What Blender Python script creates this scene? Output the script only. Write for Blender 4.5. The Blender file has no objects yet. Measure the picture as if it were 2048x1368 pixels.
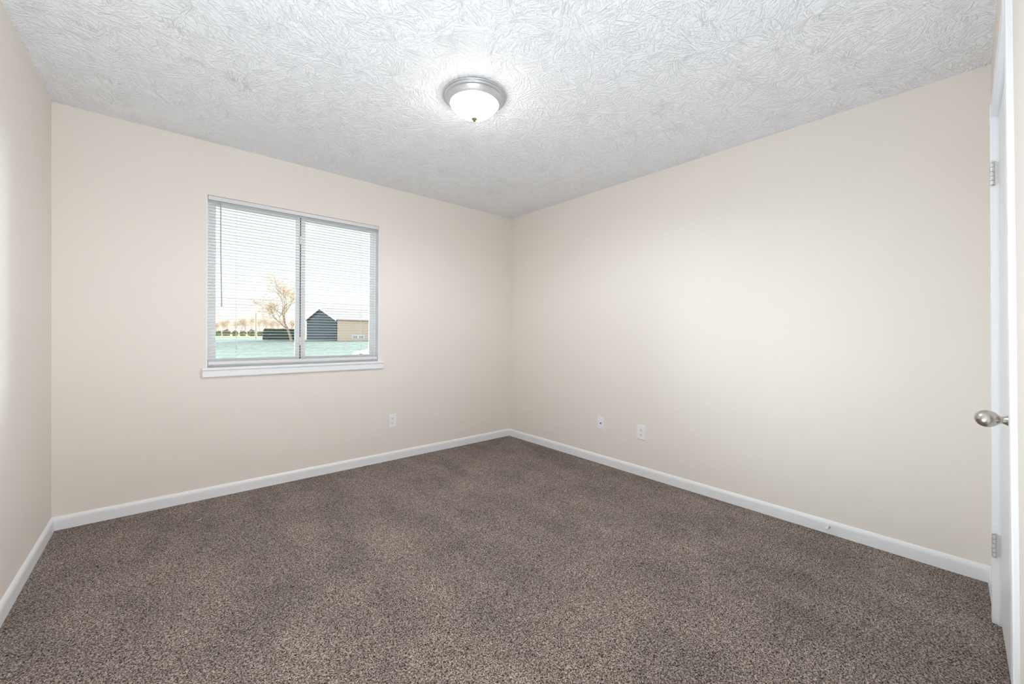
import bpy, bmesh, math, random
from mathutils import Vector, Matrix, noise

S = bpy.context.scene
COL = S.collection
R = math.radians

# ------------------------------------------------------------------ camera
# x runs along the window wall (corner at x=0, left wall at x=-W), y=0 is the
# window wall, the camera stands in the doorway corner at y=-3.44
W, H = 3.433, 2.44
YAW, PITCH, ROLL = 0.7117262, -0.0078654, 0.0091033
cs, sn = math.cos(YAW), math.sin(YAW)
fw = Vector((sn, cs, 0)); rt = Vector((cs, -sn, 0)); up = Vector((0, 0, 1))
fw2 = fw * math.cos(PITCH) + up * math.sin(PITCH)
up2 = up * math.cos(PITCH) - fw * math.sin(PITCH)
rt3 = rt * math.cos(ROLL) + up2 * math.sin(ROLL)
up3 = up2 * math.cos(ROLL) - rt * math.sin(ROLL)
cam_d = bpy.data.cameras.new('camera')
cam = bpy.data.objects.new('camera', cam_d); COL.objects.link(cam)
CAM = Vector((-2.93881, -3.43677, 1.15161))
m = Matrix((rt3, up3, -fw2)).transposed().to_4x4(); m.translation = CAM
cam.matrix_world = m
cam_d.sensor_width = 36; cam_d.lens = 801.8227 / 2048 * 36
cam_d.shift_y = -(684 - 673.036) / 2048
cam_d.clip_start = 0.01; cam_d.clip_end = 2000
S.camera = cam

# ------------------------------------------------------------------ colour management
S.view_settings.view_transform = 'Standard'
S.view_settings.look = 'None'
S.view_settings.exposure = 0.22
S.view_settings.gamma = 1.0
S.view_settings.use_curve_mapping = False
S.cycles.use_denoising = True
S.cycles.max_bounces = 14
S.cycles.diffuse_bounces = 8
S.cycles.transparent_max_bounces = 16
S.cycles.sample_clamp_indirect = 4
S.cycles.caustics_reflective = False
S.cycles.caustics_refractive = False

# ------------------------------------------------------------------ sky
wd = bpy.data.worlds.new('sky'); S.world = wd; wd.use_nodes = True
nt = wd.node_tree; nt.nodes.clear()
tc = nt.nodes.new('ShaderNodeTexCoord'); sp = nt.nodes.new('ShaderNodeSeparateXYZ')
rp = nt.nodes.new('ShaderNodeValToRGB'); bg = nt.nodes.new('ShaderNodeBackground'); wo = nt.nodes.new('ShaderNodeOutputWorld')
nt.links.new(tc.outputs['Generated'], sp.inputs[0]); nt.links.new(sp.outputs['Z'], rp.inputs[0])
e = rp.color_ramp.elements
e[0].position = 0.0; e[0].color = (0.80, 0.71, 0.63, 1)
e[1].position = 1.0; e[1].color = (0.55, 0.74, 0.92, 1)
x = e.new(0.035); x.color = (0.86, 0.79, 0.72, 1)
x = e.new(0.09); x.color = (0.82, 0.87, 0.87, 1)
x = e.new(0.30); x.color = (0.74, 0.90, 0.94, 1)
nt.links.new(rp.outputs[0], bg.inputs[0]); bg.inputs[1].default_value = 1.3
nt.links.new(bg.outputs[0], wo.inputs[0])

# ------------------------------------------------------------------ sun and large area lights
def light(name, typ, loc, rot, energy, col, **kw):
    d = bpy.data.lights.new(name, typ); d.energy = energy; d.color = col
    for k, v in kw.items(): setattr(d, k, v)
    o = bpy.data.objects.new(name, d); COL.objects.link(o)
    o.location = loc; o.rotation_euler = rot
    return o
# low evening sun behind the house, it lights the yard only
light('sun', 'SUN', (0, -10, 20), (R(78), 0, R(-12)), 1.6, (1.0, 0.72, 0.45), angle=R(1))
# bright low sky on either side of the view, washes through the window onto the side walls
for gx, gy, ge in ((-0.79, 0.62, 11.5), (0.86, 0.51, 30.0)):
    light('sky_glow', 'SUN', (28 * gx, 20, 8), Vector((gx, gy, 0.28 if gx < 0 else 0.14)).to_track_quat('Z', 'Y').to_euler(), ge, (0.84, 0.96, 1.0), angle=R(42))
# added fill lamp in the unseen hall, shining in through the doorway
light('hall_fill', 'AREA', (-2.35, -4.55, 1.45), (R(90), 0, 0), 31, (0.95, 0.98, 1.0), shape='RECTANGLE', size=1.5, size_y=1.7)
# unseen fill lamp added near the floor by the doorway, bounced off the ceiling
fill_lamp = light('bounce_fill', 'AREA', (-2.6, -2.7, 0.2), (R(180), R(5.5), 0), 31, (0.89, 1.0, 1.11), shape='DISK', size=0.4)
fill_lamp.visible_camera = False      # a lamp only, no body in the room
# sampling portal for the daylight through the window
pt = light('window_portal', 'AREA', (-2.13, 0.13, 1.49), (R(-90), 0, 0), 1, (1, 1, 1), shape='RECTANGLE', size=1.24, size_y=1.2)
pt.data.cycles.is_portal = True

# ------------------------------------------------------------------ materials
def new_mat(name):
    m = bpy.data.materials.new(name); m.use_nodes = True
    n = m.node_tree.nodes; return m, m.node_tree, n['Principled BSDF']
def N(t, typ, **kw):
    n = t.nodes.new(typ)
    for k, v in kw.items():
        if hasattr(n, k) and not k.startswith('i_'): setattr(n, k, v)
        else: n.inputs[k[2:].replace('_', ' ')].default_value = v
    return n
def simple(name, col, rough=0.5, metal=0.0, spec=0.5, bump=0, bscale=200, vary=0.0):
    m, t, b = new_mat(name)
    b.inputs['Base Color'].default_value = (*col, 1); b.inputs['Roughness'].default_value = rough
    b.inputs['Metallic'].default_value = metal; b.inputs['Specular IOR Level'].default_value = spec
    co = N(t, 'ShaderNodeTexCoord')
    if bump:
        nz = N(t, 'ShaderNodeTexNoise', i_Scale=bscale, i_Detail=4.0)
        t.links.new(co.outputs['Object'], nz.inputs['Vector'])
        bp = N(t, 'ShaderNodeBump', i_Strength=bump, i_Distance=0.002)
        t.links.new(nz.outputs['Fac'], bp.inputs['Height']); t.links.new(bp.outputs[0], b.inputs['Normal'])
    if vary:
        nz = N(t, 'ShaderNodeTexNoise', i_Scale=bscale, i_Detail=5.0)
        t.links.new(co.outputs['Object'], nz.inputs['Vector'])
        r = N(t, 'ShaderNodeValToRGB')
        r.color_ramp.elements[0].position = .3; r.color_ramp.elements[1].position = .7
        r.color_ramp.elements[0].color = (*[c * (1 - vary) for c in col], 1)
        r.color_ramp.elements[1].color = (*[min(1, c * (1 + vary)) for c in col], 1)
        t.links.new(nz.outputs['Fac'], r.inputs[0]); t.links.new(r.outputs[0], b.inputs['Base Color'])
    return m

M_wall = simple('cream_wall_paint', (0.80, 0.752, 0.698), 0.75, spec=0.25, bump=0.25, bscale=140)
M_trim = simple('white_trim_paint', (0.84, 0.85, 0.87), 0.38, spec=0.4, bump=0.08, bscale=60)
M_door = simple('white_door_paint', (0.84, 0.85, 0.87), 0.35, spec=0.4, bump=0.05, bscale=60)
M_vinyl = simple('white_window_vinyl', (0.93, 0.93, 0.93), 0.35)
M_gasket = simple('dark_weather_strip', (0.12, 0.12, 0.13), 0.7)
M_plate = simple('white_plastic_plate', (0.86, 0.86, 0.87), 0.3)
M_slot = simple('dark_slot', (0.02, 0.02, 0.02), 0.6)
M_nickel = simple('brushed_nickel', (0.56, 0.53, 0.49), 0.27, metal=1.0)
M_brass = simple('aged_brass', (0.12, 0.095, 0.06), 0.5)
M_pan = simple('satin_silver_paint', (0.60, 0.60, 0.61), 0.33, metal=0.55)
M_steel = simple('painted_steel', (0.70, 0.70, 0.69), 0.35, metal=0.5)
M_rubber = simple('white_rubber', (0.8, 0.8, 0.8), 0.6)
M_cord = simple('white_cord', (0.8, 0.8, 0.8), 0.8)
M_wand = simple('clear_grey_plastic', (0.42, 0.43, 0.45), 0.25)
M_thread = simple('white_thread', (0.85, 0.84, 0.82), 0.8)
M_rail = simple('white_enamel', (0.70, 0.70, 0.72), 0.35)

# blind slats: thin white vinyl that lets daylight glow through
M_slat, t, b = new_mat('translucent_white_slat')
b.inputs['Base Color'].default_value = (0.84, 0.85, 0.86, 1); b.inputs['Roughness'].default_value = 0.4
tr = N(t, 'ShaderNodeBsdfTranslucent'); tr.inputs[0].default_value = (0.85, 0.88, 0.92, 1)
mx = N(t, 'ShaderNodeMixShader'); mx.inputs[0].default_value = 0.03
t.links.new(b.outputs[0], mx.inputs[1]); t.links.new(tr.outputs[0], mx.inputs[2])
t.links.new(mx.outputs[0], t.nodes['Material Output'].inputs[0])

# window glass
M_glass, t, b = new_mat('window_glass')
t.nodes.remove(b)
tp = N(t, 'ShaderNodeBsdfTransparent'); tp.inputs[0].default_value = (0.96, 0.98, 0.97, 1)
gl = N(t, 'ShaderNodeBsdfGlossy'); gl.inputs['Roughness'].default_value = 0.02
fr = N(t, 'ShaderNodeFresnel'); fr.inputs[0].default_value = 1.45
mx = N(t, 'ShaderNodeMixShader')
t.links.new(fr.outputs[0], mx.inputs[0]); t.links.new(tp.outputs[0], mx.inputs[1]); t.links.new(gl.outputs[0], mx.inputs[2])
t.links.new(mx.outputs[0], t.nodes['Material Output'].inputs[0])

# lamp bowl, lit from inside
M_bowl, t, b = new_mat('lit_alabaster_glass')
b.inputs['Base Color'].default_value = (0.9, 0.88, 0.84, 1)
b.inputs['Emission Color'].default_value = (1.0, 0.94, 0.86, 1)
b.inputs['Emission Strength'].default_value = 31.0

# carpet: twisted cut pile, mixed brown and grey yarn
M_carpet, t, b = new_mat('brown_cut_pile_carpet')
b.inputs['Roughness'].default_value = 1.0; b.inputs['Specular IOR Level'].default_value = 0.05
co = N(t, 'ShaderNodeTexCoord')
wn = N(t, 'ShaderNodeTexNoise', i_Scale=90.0, i_Detail=2.0)
t.links.new(co.outputs['Object'], wn.inputs['Vector'])
wm = N(t, 'ShaderNodeVectorMath', operation='MULTIPLY_ADD')
wm.inputs[1].default_value = (0.012, 0.012, 0.012)
t.links.new(wn.outputs['Color'], wm.inputs[0]); t.links.new(co.outputs['Object'], wm.inputs[2])
yarn = N(t, 'ShaderNodeTexNoise', i_Scale=210.0, i_Detail=2.5, i_Roughness=0.65)
t.links.new(wm.outputs[0], yarn.inputs['Vector'])
yr = N(t, 'ShaderNodeValToRGB'); ce = yr.color_ramp.elements
ce[0].position = 0.38; ce[0].color = (0.030, 0.020, 0.014, 1)
ce[1].position = 0.64; ce[1].color = (0.56, 0.495, 0.45, 1)
c_ = ce.new(0.50); c_.color = (0.215, 0.175, 0.152, 1)
t.links.new(yarn.outputs['Fac'], yr.inputs[0])
big = N(t, 'ShaderNodeTexNoise', i_Scale=2.6, i_Detail=4.0, i_Roughness=0.6)
t.links.new(co.outputs['Object'], big.inputs['Vector'])
br = N(t, 'ShaderNodeMapRange'); br.inputs['From Min'].default_value = .36; br.inputs['From Max'].default_value = .64
br.inputs['To Min'].default_value = 0.88; br.inputs['To Max'].default_value = 1.10
t.links.new(big.outputs['Fac'], br.inputs['Value'])
# vacuum tracks: pile leaning one way or the other
mp = N(t, 'ShaderNodeMapping'); mp.inputs['Rotation'].default_value = (0, 0, R(20)); mp.inputs['Scale'].default_value = (1.0, 0.35, 1)
t.links.new(co.outputs['Object'], mp.inputs['Vector'])
st = N(t, 'ShaderNodeTexNoise', i_Scale=5.0, i_Detail=2.0)
t.links.new(mp.outputs[0], st.inputs['Vector'])
sr = N(t, 'ShaderNodeMapRange'); sr.inputs['From Min'].default_value = .4; sr.inputs['From Max'].default_value = .6
sr.inputs['To Min'].default_value = 0.93; sr.inputs['To Max'].default_value = 1.06
t.links.new(st.outputs['Fac'], sr.inputs['Value'])
mm = N(t, 'ShaderNodeMath', operation='MULTIPLY'); t.links.new(br.outputs[0], mm.inputs[0]); t.links.new(sr.outputs[0], mm.inputs[1])
vm = N(t, 'ShaderNodeVectorMath', operation='SCALE'); t.links.new(yr.outputs[0], vm.inputs[0]); t.links.new(mm.outputs[0], vm.inputs['Scale'])
t.links.new(vm.outputs[0], b.inputs['Base Color'])
bp = N(t, 'ShaderNodeBump', i_Strength=0.7, i_Distance=0.006)
t.links.new(yarn.outputs['Fac'], bp.inputs['Height']); t.links.new(bp.outputs[0], b.inputs['Normal'])

# ceiling: white stomp-brush plaster, fans of short ridges around each stomp
M_ceil, t, b = new_mat('white_stomp_plaster')
b.inputs['Base Color'].default_value = (0.86, 0.865, 0.88, 1); b.inputs['Roughness'].default_value = 0.85
b.inputs['Specular IOR Level'].default_value = 0.2
co = N(t, 'ShaderNodeTexCoord')
def stomp(scale, off, nstreak):
    ad = N(t, 'ShaderNodeVectorMath', operation='ADD'); ad.inputs[1].default_value = off
    t.links.new(co.outputs['Object'], ad.inputs[0])
    wz = N(t, 'ShaderNodeTexNoise', i_Scale=9.0, i_Detail=2.0); t.links.new(ad.outputs[0], wz.inputs['Vector'])
    wv = N(t, 'ShaderNodeVectorMath', operation='MULTIPLY_ADD'); wv.inputs[1].default_value = (0.05, 0.05, 0)
    t.links.new(wz.outputs['Color'], wv.inputs[0]); t.links.new(ad.outputs[0], wv.inputs[2])
    vo = N(t, 'ShaderNodeTexVoronoi', i_Scale=scale, voronoi_dimensions='2D'); t.links.new(wv.outputs[0], vo.inputs['Vector'])
    sb = N(t, 'ShaderNodeVectorMath', operation='SUBTRACT')
    t.links.new(wv.outputs[0], sb.inputs[0]); t.links.new(vo.outputs['Position'], sb.inputs[1])
    # each stomp fans out from a point outside its own cell
    of = N(t, 'ShaderNodeVectorMath', operation='SUBTRACT'); of.inputs[1].default_value = (0.5, 0.5, 0.5)
    t.links.new(vo.outputs['Color'], of.inputs[0])
    oz = N(t, 'ShaderNodeVectorMath', operation='MULTIPLY'); oz.inputs[1].default_value = (1, 1, 0); t.links.new(of.outputs[0], oz.inputs[0])
    on = N(t, 'ShaderNodeVectorMath', operation='NORMALIZE'); t.links.new(oz.outputs[0], on.inputs[0])
    o2 = N(t, 'ShaderNodeVectorMath', operation='MULTIPLY_ADD'); o2.inputs[1].default_value = (0.15, 0.15, 0)
    t.links.new(on.outputs[0], o2.inputs[0]); t.links.new(sb.outputs[0], o2.inputs[2]); sb = o2
    s = N(t, 'ShaderNodeSeparateXYZ'); t.links.new(sb.outputs[0], s.inputs[0])
    at = N(t, 'ShaderNodeMath', operation='ARCTAN2'); t.links.new(s.outputs[1], at.inputs[0]); t.links.new(s.outputs[0], at.inputs[1])
    ln = N(t, 'ShaderNodeVectorMath', operation='LENGTH'); t.links.new(sb.outputs[0], ln.inputs[0])
    a2 = N(t, 'ShaderNodeMath', operation='MULTIPLY'); a2.inputs[1].default_value = nstreak; t.links.new(at.outputs[0], a2.inputs[0])
    l2 = N(t, 'ShaderNodeMath', operation='MULTIPLY'); l2.inputs[1].default_value = 105.0; t.links.new(ln.outputs['Value'], l2.inputs[0])
    sc = N(t, 'ShaderNodeSeparateColor'); t.links.new(vo.outputs['Color'], sc.inputs[0])
    z2 = N(t, 'ShaderNodeMath', operation='MULTIPLY'); z2.inputs[1].default_value = 50.0; t.links.new(sc.outputs[0], z2.inputs[0])
    cb = N(t, 'ShaderNodeCombineXYZ'); t.links.new(a2.outputs[0], cb.inputs[0]); t.links.new(l2.outputs[0], cb.inputs[1]); t.links.new(z2.outputs[0], cb.inputs[2])
    nz = N(t, 'ShaderNodeTexNoise', i_Scale=1.0, i_Detail=1.5); t.links.new(cb.outputs[0], nz.inputs['Vector'])
    return nz.outputs['Fac']
f1 = stomp(8.0, (0, 0, 0), 17.0); f2 = stomp(11.0, (3.3, 1.7, 0), 15.0)
mxv = N(t, 'ShaderNodeMath', operation='MAXIMUM'); t.links.new(f1, mxv.inputs[0]); t.links.new(f2, mxv.inputs[1])
fn = N(t, 'ShaderNodeTexNoise', i_Scale=85.0, i_Detail=2.0); t.links.new(co.outputs['Object'], fn.inputs['Vector'])
f3 = N(t, 'ShaderNodeMath', operation='MULTIPLY_ADD'); f3.inputs[1].default_value = 0.5
t.links.new(fn.outputs['Fac'], f3.inputs[0]); t.links.new(mxv.outputs[0], f3.inputs[2])
rg = N(t, 'ShaderNodeMapRange', interpolation_type='SMOOTHSTEP'); rg.inputs['From Min'].default_value = .68; rg.inputs['From Max'].default_value = .96
t.links.new(f3.outputs[0], rg.inputs['Value'])
bp = N(t, 'ShaderNodeBump', i_Strength=0.95, i_Distance=0.0042)
t.links.new(rg.outputs[0], bp.inputs['Height']); t.links.new(bp.outputs[0], b.inputs['Normal'])

# ------------------------------------------------------------------ geometry helpers
def link_mesh(name, bm, mat, parent=None, smooth=False, loc=None):
    me = bpy.data.meshes.new(name)
    bmesh.ops.recalc_face_normals(bm, faces=bm.faces[:])
    bm.to_mesh(me); bm.free()
    if mat is not None: me.materials.append(mat)
    if smooth:
        for p in me.polygons: p.use_smooth = True
    o = bpy.data.objects.new(name, me); COL.objects.link(o)
    if parent is not None:
        o.parent = parent
        if parent.matrix_basis.translation.length > 0: o.matrix_parent_inverse = Matrix.Translation(-parent.location)
    return o
def box(bm, a, b_, bevel=0.0, seg=2, map_=None):
    vs = [bm.verts.new((x, y, z)) for x in (a[0], b_[0]) for y in (a[1], b_[1]) for z in (a[2], b_[2])]
    F = [(0, 1, 3, 2), (4, 6, 7, 5), (0, 4, 5, 1), (2, 3, 7, 6), (0, 2, 6, 4), (1, 5, 7, 3)]
    fs = [bm.faces.new([vs[i] for i in f]) for f in F]
    if bevel:
        bmesh.ops.recalc_face_normals(bm, faces=fs)
        ed = list({e for f in fs for e in f.edges})
        r = bmesh.ops.bevel(bm, geom=ed, offset=bevel, segments=seg, affect='EDGES', profile=0.5)
    return vs
def lathe(bm, prof, n=48, mat=None, cap=True):
    """prof: list of (radius, z); revolved about z, mapped by mat"""
    rings = []
    for r, z in prof:
        if r < 1e-6: rings.append([bm.verts.new((0, 0, z))])
        else: rings.append([bm.verts.new((r * math.cos(2 * math.pi * i / n), r * math.sin(2 * math.pi * i / n), z)) for i in range(n)])
    for a, c in zip(rings, rings[1:]):
        for i in range(n):
            j = (i + 1) % n
            if len(a) == 1 and len(c) == 1: continue
            if len(a) == 1: bm.faces.new((a[0], c[i], c[j]))
            elif len(c) == 1: bm.faces.new((a[i], c[0], a[j]))
            else: bm.faces.new((a[i], c[i], c[j], a[j]))
    if cap:
        for rg_ in (rings[0], rings[-1]):
            if len(rg_) > 1: bm.faces.new(rg_)
    if mat is not None:
        bmesh.ops.transform(bm, matrix=mat, verts=[v for r_ in rings for v in r_])
def tube(bm, pts, rad, n=8, cap=True):
    pts = [Vector(p) for p in pts]
    if not hasattr(rad, '__len__'): rad = [rad] * len(pts)
    prev = None; rings = []
    for i, p in enumerate(pts):
        d = (pts[min(i + 1, len(pts) - 1)] - pts[max(i - 1, 0)]).normalized()
        ref = prev if prev is not None else (Vector((0, 0, 1)) if abs(d.z) < .9 else Vector((1, 0, 0)))
        u = (ref - d * ref.dot(d)).normalized(); v = d.cross(u); prev = u
        rings.append([bm.verts.new(p + (u * math.cos(2 * math.pi * k / n) + v * math.sin(2 * math.pi * k / n)) * rad[i]) for k in range(n)])
    for a, c in zip(rings, rings[1:]):
        for k in range(n):
            bm.faces.new((a[k], a[(k + 1) % n], c[(k + 1) % n], c[k]))
    if cap and n > 2: bm.faces.new(rings[0]); bm.faces.new(rings[-1])
def extrude_profile(bm, prof, a, b_, nrm, mita=0, mitb=0):
    """prof: (out, up) outline swept from a to b_ (floor line); out along nrm; mitre at ends"""
    a, b_, nrm = Vector(a), Vector(b_), Vector(nrm); d = (b_ - a).normalized()
    ra = [bm.verts.new(a + nrm * o + up * h + d * (o * mita)) for o, h in prof]
    rb = [bm.verts.new(b_ + nrm * o + up * h - d * (o * mitb)) for o, h in prof]
    n = len(prof)
    for i in range(n): bm.faces.new((ra[i], ra[(i + 1) % n], rb[(i + 1) % n], rb[i]))
    bm.faces.new(ra); bm.faces.new(rb[::-1])
def structure(o): o['kind'] = 'structure'; return o
def tag(o, label, cat, group=None, kind=None):
    o['label'] = label; o['category'] = cat
    if group: o['group'] = group
    if kind: o['kind'] = kind
    return o
def empty(name, loc):
    o = bpy.data.objects.new(name, None); COL.objects.link(o); o.location = loc; o.empty_display_size = .05
    return o

# the door wall is slightly out of plumb and out of square, as old walls are
def yw(x, z): return -3.497 + 0.0127 * z + (0.024 - 0.0053 * z) * x
def dmap(bm, verts=None):
    """vertices given as (x, distance out of the door wall, z) -> world"""
    for v in (verts or bm.verts): v.co.y = yw(v.co.x, v.co.z) + v.co.y

T = 0.12
# ------------------------------------------------------------------ room shell
WX0, WX1, WZ0, WZ1 = -2.733, -1.522, 0.897, 2.080     # window opening
# floor and ceiling
bm = bmesh.new(); box(bm, (-W - T, -5.0, -0.10), (T, T, 0.0)); structure(link_mesh('floor', bm, M_carpet))
bm = bmesh.new(); box(bm, (-W - T, -3.62, H), (T, T, H + 0.12)); structure(link_mesh('ceiling', bm, M_ceil))
# window wall with its opening
bm = bmesh.new()
box(bm, (-W - T, 0, 0), (WX0, T, H)); box(bm, (WX1, 0, 0), (T, T, H))
box(bm, (WX0, 0, 0), (WX1, T, WZ0 - 0.018)); box(bm, (WX0, 0, WZ1), (WX1, T, H))
structure(link_mesh('wall_back', bm, M_wall))
bm = bmesh.new(); box(bm, (0, -3.62, 0), (T, 0, H)); structure(link_mesh('wall_right', bm, M_wall))
bm = bmesh.new(); box(bm, (-W - T, -3.62, 0), (-W, 0, H)); structure(link_mesh('wall_left', bm, M_wall))
# door wall: closet door opening and the doorway the photographer stands in
DX0, DX1, DZ = -1.185, -0.413, 2.042                 # closet opening
HX0, HX1, HZ = -3.33, -2.50, 2.05                    # doorway opening
bm = bmesh.new()
def wseg(x0, x1, z0, z1, n=6):
    for i in range(n):
        a, c = x0 + (x1 - x0) * i / n, x0 + (x1 - x0) * (i + 1) / n
        box(bm, (a, -0.10, z0), (c, 0.0, z1))
wseg(DX1, 0, 0, DZ, 3); wseg(DX1, 0, DZ, H, 3); wseg(DX0, DX1, DZ, H, 3)
wseg(HX1, DX0, 0, DZ, 5); wseg(HX1, DX0, DZ, H, 5); wseg(HX0, HX1, HZ, H, 3); wseg(-W, HX0, 0, HZ, 1); wseg(-W, HX0, HZ, H, 1)
dmap(bm); structure(link_mesh('wall_front', bm, M_wall))
# hall behind the doorway (out of view, closes the house)
bm = bmesh.new()
box(bm, (-W - T, -4.72, 0), (-1.2, -4.62, H)); box(bm, (-1.28, -4.62, 0), (-1.2, -3.64, H)); box(bm, (-W - T, -4.62, 0), (-W, -3.62, H))
structure(link_mesh('wall_hall', bm, M_wall))
bm = bmesh.new(); box(bm, (-W - T, -4.72, H), (-1.2, -3.62, H + 0.12)); structure(link_mesh('ceiling_hall', bm, M_trim))
# closet shell behind the closed door
bm = bmesh.new()
box(bm, (-1.20, -4.10, 0), (T, -4.02, H)); box(bm, (0.0, -4.02, 0), (T, -3.62, H))
box(bm, (-1.20, -4.10, H), (T, -3.62, H + .1))
structure(link_mesh('wall_closet', bm, M_wall))

# baseboards: 77 mm with a rounded shoulder
BP = [(0, 0), (0.0125, 0), (0.0125, 0.052), (0.0115, 0.060), (0.0085, 0.068), (0.0045, 0.074), (0, 0.077)]
bm = bmesh.new(); extrude_profile(bm, BP, (-W, 0, 0), (0, 0, 0), (0, -1, 0), 1, 1); structure(link_mesh('baseboard_back', bm, M_trim))
bm = bmesh.new(); extrude_profile(bm, BP, (0, 0, 0), (0, -3.497, 0), (-1, 0, 0), 1, 1); structure(link_mesh('baseboard_right', bm, M_trim))
bm = bmesh.new(); extrude_profile(bm, BP, (-W, 0, 0), (-W, -3.55, 0), (1, 0, 0), 1, 0); structure(link_mesh('baseboard_left', bm, M_trim))
bm = bmesh.new()
extrude_profile(bm, BP, (0, yw(0, 0), 0), (DX1 + .062, yw(DX1, 0), 0), (0, 1, 0), 1, 0)
extrude_profile(bm, BP, (DX0 - .066, yw(DX0, 0), 0), (HX1 + .06, yw(HX1, 0), 0), (0, 1, 0), 0, 0)
structure(link_mesh('baseboard_front', bm, M_trim))

# ------------------------------------------------------------------ closet door, casing, hinges, knob
CW = 0.058
bm = bmesh.new()
box(bm, (DX1, -0.006, 0), (DX1 + CW, 0.016, DZ + CW), 0.003)
box(bm, (DX0 - CW, -0.006, 0), (DX0, 0.012, DZ + CW), 0.003)
for i in range(3):
    a, c = DX0 + (DX1 - DX0) * i / 3, DX0 + (DX1 - DX0) * (i + 1) / 3
    box(bm, (a, -0.006, DZ), (c, 0.0135, DZ + CW))
# jamb lining
box(bm, (DX1 - 0.004, -0.10, 0), (DX1, 0.0, DZ)); box(bm, (DX0, -0.10, 0), (DX0 + 0.004, 0.0, DZ)); box(bm, (DX0, -0.10, DZ - 0.004), (DX1, 0, DZ))
dmap(bm); structure(link_mesh('trim_1', bm, M_trim))
D0, D1 = DX0 + 0.007, DX1 - 0.007
bm = bmesh.new()
for i in range(4):
    a, c = D0 + (D1 - D0) * i / 4, D0 + (D1 - D0) * (i + 1) / 4
    box(bm, (a, -0.042, 0.018), (c, -0.007, DZ - 0.009))
bmesh.ops.remove_doubles(bm, verts=bm.verts[:], dist=1e-5)
dmap(bm); door = structure(link_mesh('door_1', bm, M_door))
for zc in (1.812, 0.318):
    bm = bmesh.new()
    # knuckle of five barrels
    for k in range(5):
        z0 = zc - 0.0445 + k * 0.0178
        nb = len(bm.verts)
        lathe(bm, [(0.0, 0), (0.0068, 0), (0.0068, 0.0163), (0.0, 0.0163)], 28, Matrix.Translation((DX1 - 0.0045, 0.0105, z0)), cap=False)
    for s in (-1, 1):   # pin tips
        lathe(bm, [(0.0048, 0), (0.0048, 0.003), (0.0, 0.0045)], 12, Matrix.Translation((DX1 - 0.0045, 0.0105, zc + (0.0445 if s > 0 else -0.0445 - .0045))))
    box(bm, (DX1 - 0.0055, -0.03, zc - 0.0445), (DX1 - 0.0035, 0.008, zc + 0.0445))
    dmap(bm); h = link_mesh('hinge', bm, M_steel, door, smooth=False)
# knob, egg shaped, turned out of the door face
KX, KZ = -1.112, 0.914
kprof_rose = [(0.0, -0.0002), (0.0325, -0.0002), (0.0325, 0.003), (0.030, 0.0055), (0.024, 0.007), (0.017, 0.012), (0.0125, 0.019), (0.0105, 0.024)]
kprof = [(0.0105, 0.022), (0.0100, 0.027), (0.0115, 0.0305), (0.0160, 0.0350), (0.0208, 0.0410), (0.0240, 0.0485), (0.0250, 0.0550),
         (0.0241, 0.0620), (0.0212, 0.0685), (0.0165, 0.0740), (0.0110, 0.0778), (0.0052, 0.0798), (0, 0.0804)]
KM = Matrix.Translation((KX, yw(KX, KZ) - 0.007, KZ)) @ Matrix.Rotation(R(-90), 4, 'X')
bm = bmesh.new(); lathe(bm, kprof, 48, KM, cap=False)
knob = link_mesh('door_knob', bm, M_nickel, door, True); knob['label'] = 'egg-shaped brushed nickel knob'
bm = bmesh.new(); lathe(bm, kprof_rose, 48, KM, cap=False)
link_mesh('rose', bm, M_nickel, knob, True)

# ------------------------------------------------------------------ window
win = None
FY0, FY1 = 0.062, 0.118      # vinyl frame depth range
bm = bmesh.new()
IX0, IX1, IZ0, IZ1 = WX0 + 0.006, WX1 - 0.006, WZ0, WZ1
fwid = 0.022
box(bm, (IX0, FY0, IZ0), (IX0 + fwid, FY1, IZ1), .002); box(bm, (IX1 - fwid, FY0, IZ0), (IX1, FY1, IZ1), .002)
box(bm, (IX0 + fwid, FY0, IZ0), (IX1 - fwid, FY1, IZ0 + fwid + .006), .002); box(bm, (IX0 + fwid, FY0, IZ1 - fwid), (IX1 - fwid, FY1, IZ1), .002)
win = structure(link_mesh('window_1', bm, M_vinyl))
def sash(x0, x1, y0, y1):
    bm = bmesh.new(); s = 0.032; z0, z1 = IZ0 + fwid + .004, IZ1 - fwid + .002
    box(bm, (x0, y0, z0), (x0 + s, y1, z1), .002); box(bm, (x1 - s, y0, z0), (x1, y1, z1), .002)
    box(bm, (x0 + s, y0, z0), (x1 - s, y1, z0 + s), .002); box(bm, (x0 + s, y0, z1 - s), (x1 - s, y1, z1), .002)
    o = link_mesh('sash', bm, M_vinyl, win)
    bm = bmesh.new(); ym = (y0 + y1) / 2
    box(bm, (x0 + s - .004, ym - .002, z0 + s - .004), (x1 - s + .004, ym + .002, z1 - s + .004))
    link_mesh('window_pane', bm, M_glass, o)
    return o
sl = sash(IX0 + fwid - .002, -2.139, 0.067, 0.088)
sr_ = sash(-2.131, IX1 - fwid + .002, 0.067, 0.088)
# dark gap where the two sashes meet, and the latches on the meeting stile
bm = bmesh.new(); box(bm, (-2.139, 0.071, IZ0 + .03), (-2.131, 0.084, IZ1 - .03)); link_mesh('weather_strip', bm, M_gasket, win)
for zc in (1.873, 1.075):
    bm = bmesh.new(); box(bm, (-2.146, 0.052, zc - .03), (-2.130, 0.067, zc + .03), .004); box(bm, (-2.141, .044, zc - .006), (-2.133, .053, zc + .020), .002)
    link_mesh('sash_latch', bm, M_vinyl, sl)
# painted jamb returns
bm = bmesh.new()
box(bm, (WX0, -0.001, WZ0), (WX0 + 0.006, 0.118, WZ1)); box(bm, (WX1 - 0.006, -0.001, WZ0), (WX1, 0.118, WZ1))
link_mesh('window_jamb', bm, M_trim, win)
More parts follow.
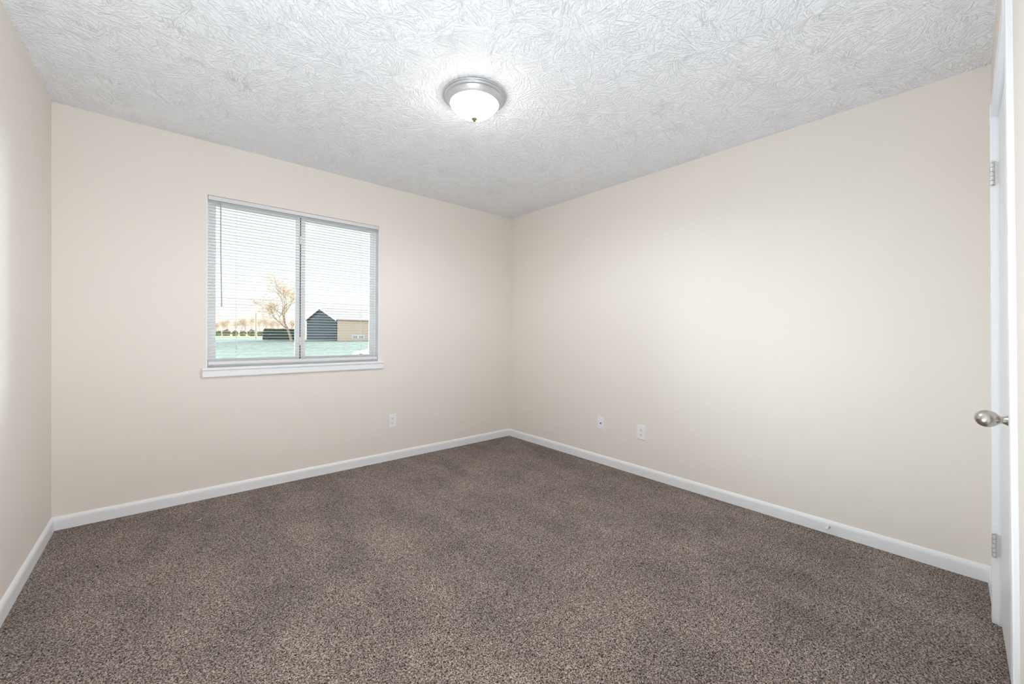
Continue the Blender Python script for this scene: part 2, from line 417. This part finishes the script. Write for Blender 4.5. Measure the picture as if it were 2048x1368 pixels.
# stool and apron
bm = bmesh.new()
box(bm, (WX0, -0.004, WZ0 - 0.018), (WX1, 0.118, WZ0))
box(bm, (-2.757, -0.026, WZ0 - 0.018), (-1.478, -0.002, WZ0), .003)
st_ = link_mesh('window_sill', bm, M_trim, win)
bm = bmesh.new(); box(bm, (-2.754, -0.018, 0.833), (-1.482, 0, WZ0 - 0.018), .003); link_mesh('apron', bm, M_trim, win)

# ------------------------------------------------------------------ mini blind
BX0, BX1 = WX0 + 0.010, WX1 - 0.010
blind = empty('window_blind', (-2.1275, 0.03, 0.91))
tag(blind, 'white mini blind lowered over the window, its slats open, wand hanging at the left', 'blind')
bm = bmesh.new()
box(bm, (BX0, 0.002, WZ1 - 0.030), (BX1, 0.030, WZ1 - 0.002), .0015)
link_mesh('headrail', bm, M_rail, blind)
bm = bmesh.new()
NS = 52; ZT, ZB = 2.041, 0.957; tilt = R(2.2)
for i in range(NS):
    z = ZT + (ZB - ZT) * i / (NS - 1)
    tl = tilt + R(1.2) * math.sin(i * 2.399) + (R(-3.5) if z > 1.285 and z < 1.40 else 0)
    secs = []
    for side in (0, 1):
        ring = []
        for k in range(6):
            u = k / 5 - 0.5; yy = u * 0.0245; zz = 0.0016 * (1 - (2 * u) ** 2)
            y2 = yy * math.cos(tl) - zz * math.sin(tl); z2 = yy * math.sin(tl) + zz * math.cos(tl)
            ring.append((y2, z2))
        secs.append(ring)
    sag = 0.0
    xs = [BX0 + 0.003, BX1 - 0.003]
    vv = [[bm.verts.new((x_, 0.018 + y2, z + z2 + dz)) for (y2, z2) in secs[0]] for x_ in xs for dz in (0, 0.0006)]
    a0, a1, b0, b1 = vv
    for k in range(5):
        bm.faces.new((a0[k], a0[k + 1], b0[k + 1], b0[k])); bm.faces.new((a1[k + 1], a1[k], b1[k], b1[k + 1]))
    bm.faces.new((a0[0], b0[0], b1[0], a1[0])); bm.faces.new((a0[5], a1[5], b1[5], b0[5]))
    bm.faces.new(a0[::-1] + a1); bm.faces.new(b0 + b1[::-1])
link_mesh('slats', bm, M_slat, blind, smooth=False)
bm = bmesh.new(); box(bm, (BX0 + .003, 0.006, 0.9145), (BX1 - .003, 0.029, 0.938), .004, 3); br_ = link_mesh('bottom_rail', bm, M_rail, blind)
for xc in (-2.562, -2.130, -1.678):
    bm = bmesh.new()
    for dx in (-.0012, .0012): pass
    tube(bm, [(xc, 0.0035, WZ1 - .03), (xc, 0.0035, 0.918)], .0006, 5)
    tube(bm, [(xc, 0.0325, WZ1 - .03), (xc, 0.0325, 0.918)], .0006, 5)
    tube(bm, [(xc + .004, 0.018, WZ1 - .03), (xc + .004, 0.018, 0.918)], .0006, 5)
    link_mesh('ladder_cord', bm, M_cord, blind)
    bm = bmesh.new(); lathe(bm, [(0, 0), (.005, 0), (.006, .002), (.006, .004), (0, .004)], 16, Matrix.Translation((xc, 0.0155, 0.9105)), cap=False)
    link_mesh('cord_button', bm, M_steel, br_)
bm = bmesh.new()
tube(bm, [(-2.655, 0.004, 2.052), (-2.655, -0.006, 2.046), (-2.6545, -0.009, 2.030)], .0012, 6)
tube(bm, [(-2.6545, -0.009, 2.034), (-2.6535, -0.009, 1.72), (-2.6475, -0.0095, 1.332)], .0036, 6)
lathe(bm, [(0, 0), (.0045, .001), (.005, .010), (.0036, .014)], 8, Matrix.Translation((-2.6475, -0.0095, 1.320)), cap=False)
link_mesh('tilt_wand', bm, M_wand, blind)

# ------------------------------------------------------------------ ceiling lamp
LX, LY = -1.668, -1.633
lamp = empty('ceiling_lamp', (LX, LY, H)); tag(lamp, 'round flush ceiling lamp with silver rim and glowing white glass bowl', 'lamp')
LM = Matrix.Translation((LX, LY, 0))
pan = [(0.0, H - .001), (0.172, H - .001), (0.1735, H - .005), (0.171, H - .009), (0.166, H - .0095), (0.1645, H - .0075), (0.163, H - .011), (0.162, H - .016), (0.158, H - .019), (0.155, H - .018),
       (0.151, H - .022), (0.145, H - .028), (0.139, H - .036), (0.1355, H - .041), (0.136, H - .044), (0.1335, H - .046), (0.130, H - .046), (0.127, H - .040), (0.0, H - .040)]
bm = bmesh.new(); lathe(bm, pan, 96, LM, cap=False); link_mesh('lamp_rim', bm, M_pan, lamp, True)
BF = [(1, 0), (.985, .06), (.95, .17), (.89, .30), (.80, .44), (.69, .58), (.56, .71), (.42, .82), (.28, .91), (.14, .975), (0, 1)]
bowl = [(0.127, H - .041)] + [(0.127 * a_, H - .045 - 0.074 * b_) for a_, b_ in BF]
bm = bmesh.new(); lathe(bm, bowl, 96, LM, cap=False); link_mesh('glass_bowl', bm, M_bowl, lamp, True)
fin = [(0.0, H - .116), (.0150, H - .1165), (.0165, H - .120), (.0145, H - .1245), (.009, H - .128), (.0085, H - .132), (.005, H - .135), (0, H - .136)]
bm = bmesh.new(); lathe(bm, fin, 24, LM, cap=False); link_mesh('finial', bm, M_brass, lamp, True)

light('lamp_light', 'SPOT', (LX, LY, H - .139), (0, 0, 0), 29, (0.91, 1.0, 1.08), spot_size=R(175), spot_blend=0.5, shadow_soft_size=0.004)

# ------------------------------------------------------------------ outlets and jack
def plate_obj(name, c, axis, label, cat, w=.070, h=.115, duplex=True):
    """axis 'y': on window wall facing -y; 'x': on right wall facing -x"""
    root = empty(name, c); tag(root, label, cat)
    if axis == 'y': Mx = Matrix.Translation(c)
    else: Mx = Matrix.Translation(c) @ Matrix.Rotation(R(-90), 4, 'Z')
    def put(nm, bm, mat, par, smooth=False):
        bmesh.ops.transform(bm, matrix=Mx, verts=bm.verts[:]); return link_mesh(nm, bm, mat, par, smooth)
    bm = bmesh.new(); box(bm, (-w / 2, -.0055, -h / 2), (w / 2, 0, h / 2), .0022, 3); pl = put('wall_plate', bm, M_plate, root)
    if duplex:
        for s in (-1, 1):
            bm = bmesh.new(); box(bm, (-.0165, -.0080, s * .0195 - .0142), (.0165, -.004, s * .0195 + .0142), .003, 3)
            rc = put('receptacle', bm, M_plate, root); rc.matrix_parent_inverse = Matrix.Translation(-root.location)
            bm = bmesh.new(); zc = s * .0195
            box(bm, (-.0078, -.0084, zc - .001), (-.0050, -.0078, zc + .0075)); box(bm, (.0050, -.0084, zc), (.0076, -.0078, zc + .0070))
            lathe(bm, [(0, 0), (.0028, 0), (.0028, .0006), (0, .0006)], 14, Matrix.Translation((0, -.0078, zc - .0072)) @ Matrix.Rotation(R(90), 4, 'X'), cap=False)
            o = put('socket_slots', bm, M_slot, rc); o.matrix_parent_inverse = Matrix.Identity(4)
            o.matrix_parent_inverse = Matrix.Translation(-root.location)
            o.parent = rc; o.matrix_parent_inverse = Matrix.Identity(4)
        bm = bmesh.new(); lathe(bm, [(0, 0), (.003, 0), (.0026, .0012), (0, .0014)], 14, Matrix.Translation((0, -.0052, 0)) @ Matrix.Rotation(R(90), 4, 'X'), cap=False)
        put('screw', bm, M_steel, root)
    else:
        bm = bmesh.new(); lathe(bm, [(0, 0), (.0068, 0), (.0068, .001), (0, .001)], 20, Matrix.Translation((0, -.0052, -.002)) @ Matrix.Rotation(R(90), 4, 'X'), cap=False)
        put('cable_hole', bm, M_slot, root)
        for s in (-1, 1):
            bm = bmesh.new(); lathe(bm, [(0, 0), (.003, 0), (.0026, .0012), (0, .0014)], 14, Matrix.Translation((0, -.0052, s * .041)) @ Matrix.Rotation(R(90), 4, 'X'), cap=False)
            put('screw', bm, M_plate, root)
    return root
plate_obj('electrical_outlet', Vector((-1.392, 0, .355)), 'y', 'white double electrical outlet on the window wall, below and right of the window', 'outlet')
plate_obj('electrical_outlet', Vector((0, -1.659, .355)), 'x', 'white double electrical outlet on the right wall beside the cable plate', 'outlet', w=.079, h=.118)
plate_obj('cable_plate', Vector((0, -1.256, .360)), 'x', 'white wall plate with one small black hole, on the right wall', 'wall plate', duplex=False)

# ------------------------------------------------------------------ door stop and thread
ds = empty('door_stop', (-0.0125, -2.884, 0.042)); tag(ds, 'short white door stop stub screwed to the right wall baseboard', 'door stop')
DM = Matrix.Translation((-0.0125, -2.884, 0.042)) @ Matrix.Rotation(R(-90), 4, 'Y')
bm = bmesh.new(); lathe(bm, [(0, -.0005), (.0095, -.0005), (.0095, .002), (.006, .005), (.0035, .006), (0, .006)], 20, DM, cap=False); link_mesh('base', bm, M_steel, ds, True)
bm = bmesh.new(); tube(bm, [DM @ Vector((.0045 * math.cos(a * .7), .0045 * math.sin(a * .7), .005 + a * .0006)) for a in range(36)], .0009, 5); link_mesh('spring', bm, M_steel, ds, True)
bm = bmesh.new(); lathe(bm, [(0, .024), (.0065, .024), (.0085, .027), (.0085, .034), (.006, .037), (0, .0375)], 20, DM, cap=False); link_mesh('rubber_tip', bm, M_rubber, ds, True)
bm = bmesh.new()
tube(bm, [(-2.80, -.372, .004), (-2.787, -.378, .005), (-2.779, -.374, .005), (-2.774, -.362, .006), (-2.775, -.350, .004)], .0009, 5)
tag(link_mesh('thread', bm, M_thread, None, True), 'short curled white thread lying on the carpet near the window wall', 'thread')

# ------------------------------------------------------------------ outside
def P(px, depth, z):      # a place in the yard: metres to the right of / ahead of the camera heading
    return Vector((CAM.x, CAM.y, 0)) + fw * depth + rt * px + Vector((0, 0, z))
def ground_z(d):
    t_ = min(1, max(0, (d - 46) / 30)); t_ = t_ * t_ * (3 - 2 * t_)
    return -1.6 + .9 * t_
M_lawn = simple('shaded_lawn', (0.165, 0.185, 0.155), 0.95, vary=.3, spec=.1, bscale=1.2)  # long shade of this house is put into the lawn colour
M_field = simple('sunlit_field', (0.23, 0.22, 0.085), 0.95, spec=.1, vary=.15, bscale=.2)  # low sunlight on the far grass is put into the yellow-green
M_bark = simple('orange_lit_bark', (0.33, 0.25, 0.18), 0.9, vary=.2, bscale=3)  # warm sun on the tree is put into the bark colour
M_twig = simple('tan_dry_leaves', (0.62, 0.38, 0.17), 0.9, vary=.2, bscale=3)
M_hedge = simple('dark_evergreen', (0.016, 0.036, 0.030), 0.95, spec=.05, vary=.5, bscale=6)
M_side = simple('shaded_slate_siding', (0.024, 0.031, 0.036), 0.9, spec=.08, vary=.15, bscale=3)  # dark siding, with the gable's shade put into its colour
M_roof = simple('brown_shingle', (0.44, 0.375, 0.35), 0.9, spec=.1, vary=.15, bscale=4)
M_fascia = simple('pale_fascia', (0.60, 0.62, 0.64), 0.6)
M_carp = simple('white_car_paint', (0.86, 0.88, 0.90), 0.2)
M_carg = simple('car_glass', (0.18, 0.36, 0.50), 0.08)
M_tyre = simple('tyre_black', (0.03, 0.03, 0.035), 0.8)
M_pole = simple('weathered_pole', (0.46, 0.39, 0.31), 0.9)
M_far = simple('hazy_bare_twigs', (0.42, 0.29, 0.20), 0.95, spec=.1, vary=.2, bscale=2)
M_shrub = simple('olive_shrub', (0.15, 0.14, 0.09), 0.95, spec=.1, vary=.3, bscale=2)
# brick: tan and pink courses
M_brick, t, b = new_mat('tan_brick'); b.inputs['Roughness'].default_value = .9
co = N(t, 'ShaderNodeTexCoord'); bk = N(t, 'ShaderNodeTexBrick', i_Scale=2.2)
mp = N(t, 'ShaderNodeMapping'); mp.inputs['Rotation'].default_value = (R(90), 0, 0)
bk.inputs['Color1'].default_value = (.56, .47, .39, 1); bk.inputs['Color2'].default_value = (.50, .44, .38, 1); bk.inputs['Mortar'].default_value = (.62, .57, .50, 1)
t.links.new(co.outputs['Object'], mp.inputs[0]); t.links.new(mp.outputs[0], bk.inputs[0]); t.links.new(bk.outputs[0], b.inputs['Base Color'])

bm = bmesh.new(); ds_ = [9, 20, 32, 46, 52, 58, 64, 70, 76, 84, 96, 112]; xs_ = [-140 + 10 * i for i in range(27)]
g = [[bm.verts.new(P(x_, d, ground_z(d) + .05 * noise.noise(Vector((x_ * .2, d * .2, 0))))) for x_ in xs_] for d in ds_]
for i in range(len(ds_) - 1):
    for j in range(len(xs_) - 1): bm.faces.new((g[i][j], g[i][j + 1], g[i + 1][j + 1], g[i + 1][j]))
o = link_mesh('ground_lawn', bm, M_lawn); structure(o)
bm = bmesh.new(); vs = [bm.verts.new(P(x_, d, -.72)) for x_, d in ((-140, 112), (120, 112), (300, 460), (-420, 460))]; bm.faces.new(vs)
structure(link_mesh('ground_field', bm, M_field))

rnd = random.Random(7)
def grow(bm, p, d, L, r, lev, tips, spread, n=4, upb=.15):
    segs = 3; pts = [p]; q = p.copy(); dd = d.copy()
    for k in range(segs):
        dd = (dd + Vector((rnd.uniform(-1, 1), rnd.uniform(-1, 1), rnd.uniform(-.6, 1))) * .13 + Vector((0, 0, upb * .3))).normalized()
        q = q + dd * (L / segs); pts.append(q.copy())
    tube(bm, pts, [r, r * .88, r * .76, r * .62], n, cap=False)
    if lev == 0: tips.append((q, dd)); return
    kids = 3 if lev > 1 else 4
    for k in range(kids):
        a = rnd.uniform(0, 2 * math.pi); u = dd.orthogonal().normalized(); v = dd.cross(u)
        nd = (dd + (u * math.cos(a) + v * math.sin(a)) * rnd.uniform(.45, spread) + Vector((0, 0, upb))).normalized()
        grow(bm, pts[-1] if k else pts[-2], nd, L * rnd.uniform(.62, .85), r * .6, lev - 1, tips, spread, 3 if lev < 4 else n, upb)
def tree(name, base, h, lev, mat_b, mat_l, label, cat, scat=.22, lean=(0, 0), spread=.9, leafs=3, lsize=.12, group=None, r0=.16, upb=.15):
    root = empty(name, base); tag(root, label, cat, group)
    bm = bmesh.new(); tips = []
    d = Vector((lean[0], lean[1], 1)).normalized()
    grow(bm, Vector(base), d, h * .26, r0, lev, tips, spread, 5, upb)
    link_mesh('branches', bm, mat_b, root)
    if leafs:
        bm = bmesh.new()
        for q, dd in tips:
            for k in range(leafs):
                c = q + Vector((rnd.gauss(0, scat), rnd.gauss(0, scat), rnd.gauss(0, scat)))
                a = Vector((rnd.uniform(-1, 1), rnd.uniform(-1, 1), rnd.uniform(-1, 1))).normalized(); b2 = a.orthogonal().normalized()
                s = lsize * rnd.uniform(.6, 1.3)
                bm.faces.new([bm.verts.new(c + a * s), bm.verts.new(c + b2 * s * .6), bm.verts.new(c - a * s), bm.verts.new(c - b2 * s * .6)])
        link_mesh('leaves', bm, mat_l, root)
    return root
# bare yard tree, leaning left, seen through the blind
tb = P(-42.9, 78, ground_z(78) - .05)
tree('yard_tree', tb, 13.6, 6, M_bark, M_twig, 'wide bare orange-tinged tree leaning left beside the hedge in the yard', 'tree',
     lean=(rt.x * -.24, rt.y * -.24), spread=1.25, leafs=2, lsize=.12, r0=.27, upb=.06)

# clipped hedge beside the tree
def blob(bm, c, rx, ry, rz, seed, sub=3, jag=.22, sc=1.6):
    r_ = bmesh.ops.create_icosphere(bm, subdivisions=sub, radius=1)
    for v in r_['verts']:
        n_ = noise.noise(v.co * sc + Vector((seed, seed * .7, 0))) * jag + noise.noise(v.co * 6 + Vector((seed, 0, 3))) * jag * .6
        k = 1 + n_
        v.co = Vector((v.co.x * rx * k, v.co.y * ry * k, v.co.z * rz * k)) + Vector(c)
def hedge(name, x0, x1, depth, h, th, label, seed):
    n = int((x1 - x0) * 9); bm = bmesh.new(); rows = []
    z0 = ground_z(depth) - .1
    key = [(-.5, 0), (-.52, .3), (-.5, .6), (-.46, .88), (-.32, 1), (0, 1.02), (.32, 1), (.46, .85), (.5, .4), (.5, 0)]
    prof = []
    for (a0, b0), (a1, b1) in zip(key, key[1:]):
        for q in range(3): prof.append((a0 + (a1 - a0) * q / 3, b0 + (b1 - b0) * q / 3))
    prof.append(key[-1])
    for i in range(n + 1):
        x_ = x0 + (x1 - x0) * i / n; endk = min(1, .86 + min(i, n - i) * .05)
        rows.append([])
        for k, (a, q) in enumerate(prof):
            v = Vector((x_ * 1.6, k * .45, seed)); j = noise.noise(v) * .20 + noise.noise(v * 2.9) * .16 + rnd.uniform(-.07, .07)
            rows[-1].append(bm.verts.new(P(x_ + rnd.uniform(-.05, .05), depth + a * th * endk * (1 + j), z0 + q * h * endk * (1 + j * .45))))
    for i in range(n):
        for k in range(len(prof) - 1): bm.faces.new((rows[i][k], rows[i][k + 1], rows[i + 1][k + 1], rows[i + 1][k]))
    bm.faces.new(rows[0]); bm.faces.new(rows[-1])
    return tag(link_mesh(name, bm, M_hedge), label, 'hedge')
hedge('hedge', -49.0, -41.5, 79.5, 2.35, 1.6, 'dark green clipped hedge behind the foot of the bare yard tree', 2.0)

# utility pole
pb = P(-57.5, 90, -.7); pr = empty('utility_pole', pb); tag(pr, 'thin pale wooden utility pole standing left of the hedge', 'pole')
bm = bmesh.new(); tube(bm, [pb, pb + Vector((0, 0, 6.0))], [.19, .16], 8); link_mesh('pole', bm, M_pole, pr)

# far tree line beyond the field
for i in range(13):
    d_ = 180 + (i % 4) * 26; x_ = (432 + i * 12.2 + rnd.uniform(-2, 2) - 1024) / 801.8 * d_
    hh = rnd.uniform(8.0, 11.5) * d_ / 200
    tree('distant_tree', P(x_, d_, -.8), hh, 3, M_far, M_far, 'hazy bare orange tree in the far row across the field', 'tree', scat=.75, spread=.66, leafs=34, lsize=.12, group='far row of bare trees', r0=.16, upb=.30)
for i, (px_, w_, h_) in enumerate(((438, 2.2, 1.9), (453, 2.6, 2.5), (470, 2.2, 2.1), (486, 2.3, 2.2), (503, 2.6, 2.5), (521, 2.2, 2.0))):
    d_ = 150; c = P((px_ - 1024) / 801.8 * d_, d_, -.7 + h_ * .42)
    bm = bmesh.new(); blob(bm, c, w_ * .42, w_ * .42, h_ * .5, i * 3.1, 4, .55)
    tag(link_mesh('distant_shrub', bm, M_shrub), 'low olive shrub at the far edge of the field', 'shrub', 'far shrubs along the field')

# neighbour house
hc = P(-35.0, 80, 0)
A_ = R(52); d2 = rt * math.cos(A_) + fw * math.sin(A_); d1 = -rt * math.sin(A_) + fw * math.cos(A_)
# d2 runs along the brick side to the right, d1 along the gable to the left
HM = Matrix.Identity(4); HM.col[0][:3] = d2; HM.col[1][:3] = d1; HM.translation = hc
house = empty('neighbour_house', hc + Vector((0, 0, -.75))); tag(house, 'low brick house with brown roof and dark gable end across the lawn', 'house')
LH, GW, Z0, ZE, ZR = 26.0, 12.6, -.95, 3.62, 6.0
def hput(nm, bm, mat, par=house):
    bmesh.ops.transform(bm, matrix=HM, verts=bm.verts[:]); 
    o = link_mesh(nm, bm, mat, None)
    o.parent = par; o.matrix_parent_inverse = Matrix.Translation(-house.location)
    return o
bm = bmesh.new(); box(bm, (.15, 0, Z0), (LH, .25, ZE)); box(bm, (LH - .25, .25, Z0), (LH, GW, ZE)); box(bm, (.15, GW - .25, Z0), (LH, GW, ZE)); hput('brick_wall', bm, M_brick)
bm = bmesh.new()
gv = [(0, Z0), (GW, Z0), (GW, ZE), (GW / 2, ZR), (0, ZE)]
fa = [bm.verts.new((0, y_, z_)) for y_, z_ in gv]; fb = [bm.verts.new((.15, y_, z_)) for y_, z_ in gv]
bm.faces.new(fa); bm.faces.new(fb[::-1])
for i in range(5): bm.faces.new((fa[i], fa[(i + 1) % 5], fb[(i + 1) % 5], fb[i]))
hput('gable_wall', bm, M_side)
bm = bmesh.new(); ov = .5; sl_ = (ZR - ZE) / (GW / 2)
for s in (0, 1):
    y0 = -ov if s == 0 else GW + ov; ze = ZE - ov * sl_
    q = [(-.35, y0, ze + .05), (LH + .3, y0, ze + .05), (LH + .3, GW / 2, ZR + .05), (-.35, GW / 2, ZR + .05)]
    va = [bm.verts.new(v) for v in q]; vb = [bm.verts.new((v[0], v[1], v[2] + .16)) for v in q]
    bm.faces.new(va); bm.faces.new(vb)
    for i in range(4): bm.faces.new((va[i], va[(i + 1) % 4], vb[(i + 1) % 4], vb[i]))
hput('roof', bm, M_roof)
bm = bmesh.new()
for s in (0, 1):
    y0 = -ov if s == 0 else GW + ov; ze = ZE - ov * sl_
    q = [(y0, ze - .12), (y0, ze + .20), (GW / 2, ZR + .20), (GW / 2, ZR - .12)]
    va = [bm.verts.new((-.42, a, c)) for a, c in q]; vb = [bm.verts.new((-.34, a, c)) for a, c in q]
    bm.faces.new(va); bm.faces.new(vb)
    for i in range(4): bm.faces.new((va[i], va[(i + 1) % 4], vb[(i + 1) % 4], vb[i]))
hput('fascia', bm, M_fascia)
bm = bmesh.new(); box(bm, (3.3, -.06, -.25), (6.0, .02, .45)); wf = hput('window_frame', bm, M_carp)
bm = bmesh.new(); box(bm, (3.45, -.09, -.15), (4.5, -.05, .35)); box(bm, (4.8, -.09, -.15), (5.85, -.05, .35)); hput('pane', bm, M_carg, wf)
wf.matrix_parent_inverse = Matrix.Translation(-house.location)
for ch in wf.children: ch.matrix_parent_inverse = Matrix.Identity(4)

# white car at the roadside, nose to the left
cd = 40.0; cb = P((711.5 - 1024) / 801.8 * cd, cd, ground_z(cd))
CMx = Matrix.Identity(4); CMx.col[0][:3] = rt; CMx.col[1][:3] = fw; CMx.translation = cb
car = empty('car', cb); tag(car, 'white car parked on the lawn edge, its nose showing at the right of the window', 'car')
prof = [(0, .42), (.02, .72), (.25, .88), (1.15, 1.0), (1.25, 1.02), (2.05, 1.43), (2.6, 1.50), (3.4, 1.46), (4.05, 1.08), (4.55, 1.02), (4.65, .6), (4.6, .32), (.15, .30)]
bm = bmesh.new()
a = [bm.verts.new((x_, -.88 if z_ < 1.05 else -.70, z_)) for x_, z_ in prof]; c = [bm.verts.new((x_, .88 if z_ < 1.05 else .70, z_)) for x_, z_ in prof]
bm.faces.new(a); bm.faces.new(c[::-1])
for i in range(len(prof)): bm.faces.new((a[i], a[(i + 1) % len(prof)], c[(i + 1) % len(prof)], c[i]))
bmesh.ops.transform(bm, matrix=CMx, verts=bm.verts[:]); link_mesh('body', bm, M_carp, car)
for (q0, q1, q2, q3) in (((1.45, 1.06), (2.1, 1.38), (2.55, 1.43), (2.55, 1.06)), ((2.65, 1.06), (2.65, 1.43), (3.35, 1.40), (3.8, 1.08))):
    bm = bmesh.new()
    def yy(z_): return -.89 + (z_ - 1.05) * .42
    va = [bm.verts.new((x_, yy(z_), z_)) for x_, z_ in (q0, q1, q2, q3)]; vb = [bm.verts.new((x_, yy(z_) + .03, z_)) for x_, z_ in (q0, q1, q2, q3)]
    bm.faces.new(va); bm.faces.new(vb[::-1])
    for i in range(4): bm.faces.new((va[i], va[(i + 1) % 4], vb[(i + 1) % 4], vb[i]))
    bmesh.ops.transform(bm, matrix=CMx, verts=bm.verts[:]); link_mesh('side_window', bm, M_carg, car)
for x_ in (.85, 3.65):
    for y_ in (-.86, .68):
        bm = bmesh.new(); lathe(bm, [(0, 0), (.30, 0), (.33, .04), (.33, .14), (.30, .18), (0, .18)], 24, CMx @ Matrix.Translation((x_, y_ + .18 - .04, .33)) @ Matrix.Rotation(R(90), 4, 'X'), cap=False)
        link_mesh('wheel', bm, M_tyre, car)
bm = bmesh.new(); box(bm, (-.01, -.80, .62), (.22, -.50, .78), .02); bmesh.ops.transform(bm, matrix=CMx, verts=bm.verts[:]); link_mesh('headlight', bm, M_carg, car)
